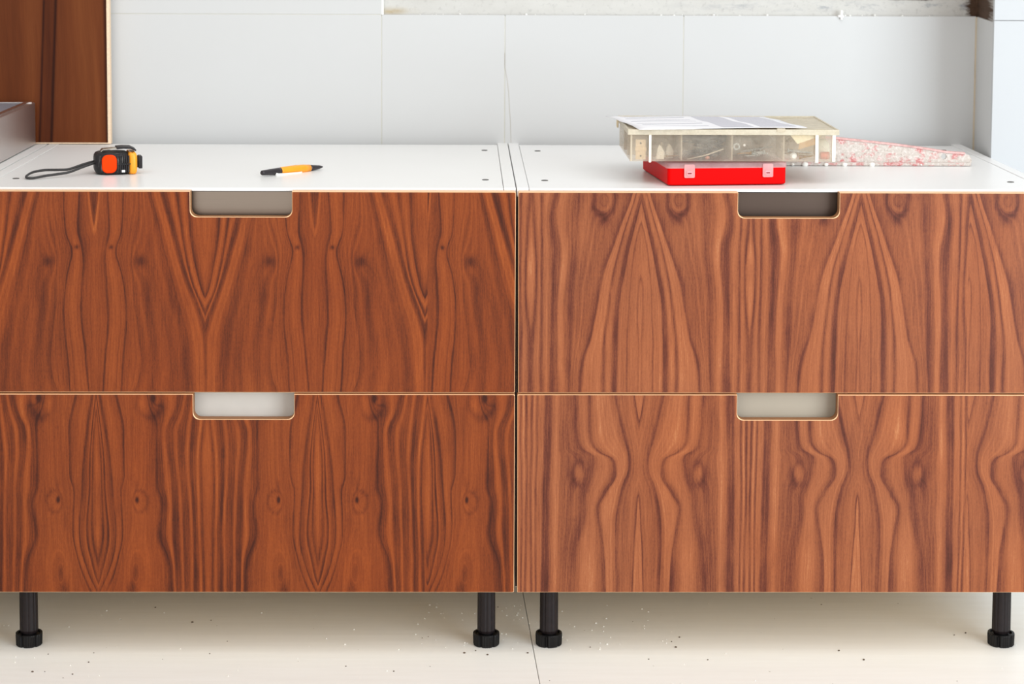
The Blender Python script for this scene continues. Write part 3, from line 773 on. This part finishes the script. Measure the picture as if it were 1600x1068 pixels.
# wall plugs
m = MB(); m.lathe([(.0052, 0), (.0058, .002), (.0058, .012), (.0050, .014)], 12, Matrix.Rotation(math.radians(90), 4, 'Y')); o = m.build('wall_plug', PLUG); tag(o, 'faded red wall plug in the right corner of the clear box', 'wall plug'); place(o, .2862, .010, .0065)
m = MB(); m.lathe([(.0055, 0), (.0055, .001), (.003, .002), (.003, .006)], 12, Matrix.Rotation(math.radians(90), 4, 'X')); o = m.build('round_cap', plain('bright_cap', (240, 240, 238), .3)); tag(o, 'white round cap at the foot of the long zinc screw', 'cap'); place(o, .2460, .0085, .0060)
m = MB(); m.lathe([(.004, 0), (.0115, .003), (.0125, .012), (.011, .022), (.006, .028)], 16); o = m.build('white_plug', plain('milky_plug', (236, 236, 222), .5)); tag(o, 'tall milky white plug behind the right corner of the clear box', 'plug'); place(o, .2920, .032, .0006)
# grey dusty pads filling the rear compartments
for q, (xa, xb, col) in enumerate(((.004, .073, (176, 158, 138)), (.082, .149, (84, 88, 96)), (.157, .227, (214, 206, 194)), (.234, .300, (206, 204, 186)))):
    m = MB(); gx, gy = 12, 8; vs = []
    for i in range(gx+1):
        r_ = []
        for j in range(gy+1):
            x = xa+(xb-xa)*i/gx; y = (.030 if q == 1 else .079)+.043*j/gy
            z = (.021 if q == 1 else .012)+.012*noise.noise(Vector((x*90+q*7, y*90, q)))+.006
            r_.append(m.bm.verts.new((x, y, max(.002, z))))
        vs.append(r_)
    for i in range(gx):
        for j in range(gy):
            f = m._f([vs[i][j], vs[i+1][j], vs[i+1][j+1], vs[i][j+1]]); f.smooth = True
    o = m.build('loose_hardware', plain('loose_hardware_%d' % q, col, .6, var=.35, scale=420, bmp=.8))
    sm = o.modifiers.new('solid', 'SOLIDIFY'); sm.thickness = .006; sm.offset = -1
    o['kind'] = 'stuff'
    tag(o, ('beige', 'dark grey', 'greyish', 'greenish beige')[q]+' loose hardware heaped in the %s rear compartment of the clear box' % ('first', 'second', 'third', 'fourth')[q], 'hardware')
    place(o, 0, 0, 0)

# ================================================================ printed sheet lying on the lid
PAP, b = newmat('printed_paper', .8, 0, .2)
X, Y, Z = xyz('UV')
base_c = lin((228, 228, 233)); gr = lin((166, 166, 178))
def band(x, a, c_): return step(x, a)*V.m('LESS_THAN', x, c_)
k1 = band(X, .07, .47)*band(V.m('FRACT', Y*6.2), .42, .62)*band(Y, .10, .95)
k2 = (band(X, .52, .70)+band(X, .735, .955))*band(Y, .06, .95)
fine = noi(comb(X*160, Y*260, 0), 1, 2)
lines = V.m('FRACT', Y*26)
setc(b, mixc(sat(k1*.9 + k2*sat(.35+.65*step(lines, .35)*sat((fine-.3)*3))), base_c, gr))
cor = [(.1835, .0560, -.0032), (.4375, .0830, .0022), (.397, .268, .0010), (.1465, .262, .0016)]
zpl = bz+Hb+.0064
bm = bmesh.new(); uvl = bm.loops.layers.uv.new('UVMap'); n = 16; G = []
for j in range(n+1):
    r_ = []
    for i in range(n+1):
        s_, t_ = i/n, j/n
        x = (cor[0][0]*(1-s_)+cor[1][0]*s_)*(1-t_)+(cor[3][0]*(1-s_)+cor[2][0]*s_)*t_
        y = (cor[0][1]*(1-s_)+cor[1][1]*s_)*(1-t_)+(cor[3][1]*(1-s_)+cor[2][1]*s_)*t_
        z = zpl + .0007 + .0014*math.sin(s_*5+1)**2*(1-t_) + (.0012*math.sin(t_*6+s_*4)**2)
        if t_ < .2 and s_ < .5: z -= .003*(1-t_/.2)*(1-s_/.5)*.4
        if y < BY0-.004: z = min(z, zpl+.0006)
        if x < BX0: z += .0010
        r_.append((bm.verts.new((x, y, z)), (s_, t_)))
    G.append(r_)
for j in range(n):
    for i in range(n):
        q = [G[j][i], G[j][i+1], G[j+1][i+1], G[j+1][i]]
        f = bm.faces.new([a[0] for a in q]); f.smooth = True
        for lp, a in zip(f.loops, q): lp[uvl].uv = a[1]
me = bpy.data.meshes.new('paper_sheet'); bm.to_mesh(me); bm.free(); me.materials.append(PAP)
o = bpy.data.objects.new('paper_sheet', me); C.objects.link(o); sm = o.modifiers.new('solid', 'SOLIDIFY'); sm.thickness = .00035
tag(o, 'printed white paper sheet lying on the lid of the clear box', 'paper')

# ================================================================ paint-spattered tapered straightedge
SP, b = newmat('spattered_red_metal', .5, 0, .4)
X, Y, Z = xyz()
n1 = noi(comb(X*55, Y*55, Z*70), 1, 4, .65); n2 = noi(comb(X*260, Y*260, Z*260), 1, 4, .7); n3 = noi(comb(X*28, 5.0, Z*40), 1, 3)
c = mixc(sat((n3-.5)*8+.5+(X-.62)*3), lin((192, 182, 174)), lin((218, 178, 176)))
c = mixc(sat((n1-.50)*8)*.75, c, lin((196, 84, 88)))
c = mixc(sat((n2-.50)*9)*.6, c, lin((222, 216, 212)))
c = mixc(sat((n2*-1+.40)*12)*.7, c, lin((120, 100, 90)))
setc(b, c); bump(b, n1*.5+n2*.6, .6, .002)
T = thing('straightedge', 'tapered red straightedge spattered with white paint behind the clear box', 'straightedge', (.6, .325, zc))
prof = [(.395, .0005), (.737, .0005), (.7425, .004), (.7435, .009), (.740, .0165), (.733, .0190), (.703, .0212), (.672, .0262), (.620, .0330), (.5285, .0425), (.46, .047), (.395, .050)]
m = MB(); hc = (.6985, .0145); 
# web, leaning slightly back, with a real round hole near its end
bm = m.bm; tilt = .30
def wv(x, z, y): return (x-.6, y-.325+z*tilt, z)
hole = [(hc[0]+.0045*math.cos(2*math.pi*k/16), hc[1]+.0045*math.sin(2*math.pi*k/16)) for k in range(16)]
for yy, flip in ((.3200, False), (.3255, True)):
    ov = [bm.verts.new(wv(x, z, yy)) for x, z in prof]; hv = [bm.verts.new(wv(x, z, yy)) for x, z in hole]
    oe = [bm.edges.new((ov[i], ov[(i+1) % len(ov)])) for i in range(len(ov))]; he = [bm.edges.new((hv[i], hv[(i+1) % 16])) for i in range(16)]
    bmesh.ops.triangle_fill(bm, use_beauty=True, use_dissolve=False, edges=oe+he)
    if not flip: O1, H1 = ov, hv
    else:
        for P, Q in ((O1, ov), (H1, hv)):
            for i in range(len(P)): bm.faces.new([P[i], P[(i+1) % len(P)], Q[(i+1) % len(P)], Q[i]])
m.build('web', SP, T)
RIMM = plain('pinkish_rim', (206, 160, 156), .5, var=.3, scale=160)
m = MB(); rr = []
for x, z in prof[5:]:
    rr.append([wv(x, z-.001, .3185), wv(x, z+.0020, .3185), wv(x, z+.0020, .3275), wv(x, z-.001, .3275)])
m.rings(rr, smooth=False); m.build('top_rim', RIMM, T)
m = MB(); m.box((-.205, -.0105, .0003), (.1405, -.0045, .0058)); m.build('base_flange', SP, T, bevel=.001)
m = MB(); m.box((-.205, .002, .0003), (.135, .030, .0030)); m.build('rear_flange', SP, T)
m = MB()
for x, r in ((-.128, .0055), (-.094, .004), (-.064, .0045), (-.020, .005), (-.148, .003), (.06, .002)): blob(m, (x, -.0105, .0022), r, .75, 10)
m.build('paint_drips', plain('white_paint', (246, 244, 238), .5), T)['kind'] = 'stuff'

# ================================================================ debris on the floor
m = MB(); md = MB()
for k in range(70):
    x = random.gauss(.0, .11); y = random.uniform(.02, .25); blob(m, (x, y, .0006), random.uniform(.0006, .0017), .6, 6)
for k in range(110):
    x = random.uniform(-.8, .85); y = random.uniform(-.16, .28); blob(m if k % 3 else md, (x, y, .0006), random.uniform(.0005, .0015), .6, 6)
o = m.build('sawdust', plain('pale_dust', (236, 232, 224), .9)); o['kind'] = 'stuff'; tag(o, 'pale sawdust crumbs scattered on the floor below the cabinets', 'sawdust')
for k, (x, y) in enumerate(((-.752, .105), (-.748, .085), (-.705, -.06), (-.63, -.02), (-.04, .012), (-.058, .03), (-.075, .02), (.245, .045), (.255, .09), (.02, .02), (.52, -.01), (.68, .10), (.70, .11), (-.50, .16), (.49, .03))):
    blob(md, (x, y, .0008), random.uniform(.0011, .0022), .6, 6)
o = md.build('dark_crumbs', plain('dark_crumb', (92, 76, 60), .9)); o['kind'] = 'stuff'; tag(o, 'dark crumbs scattered on the cream floor', 'debris')
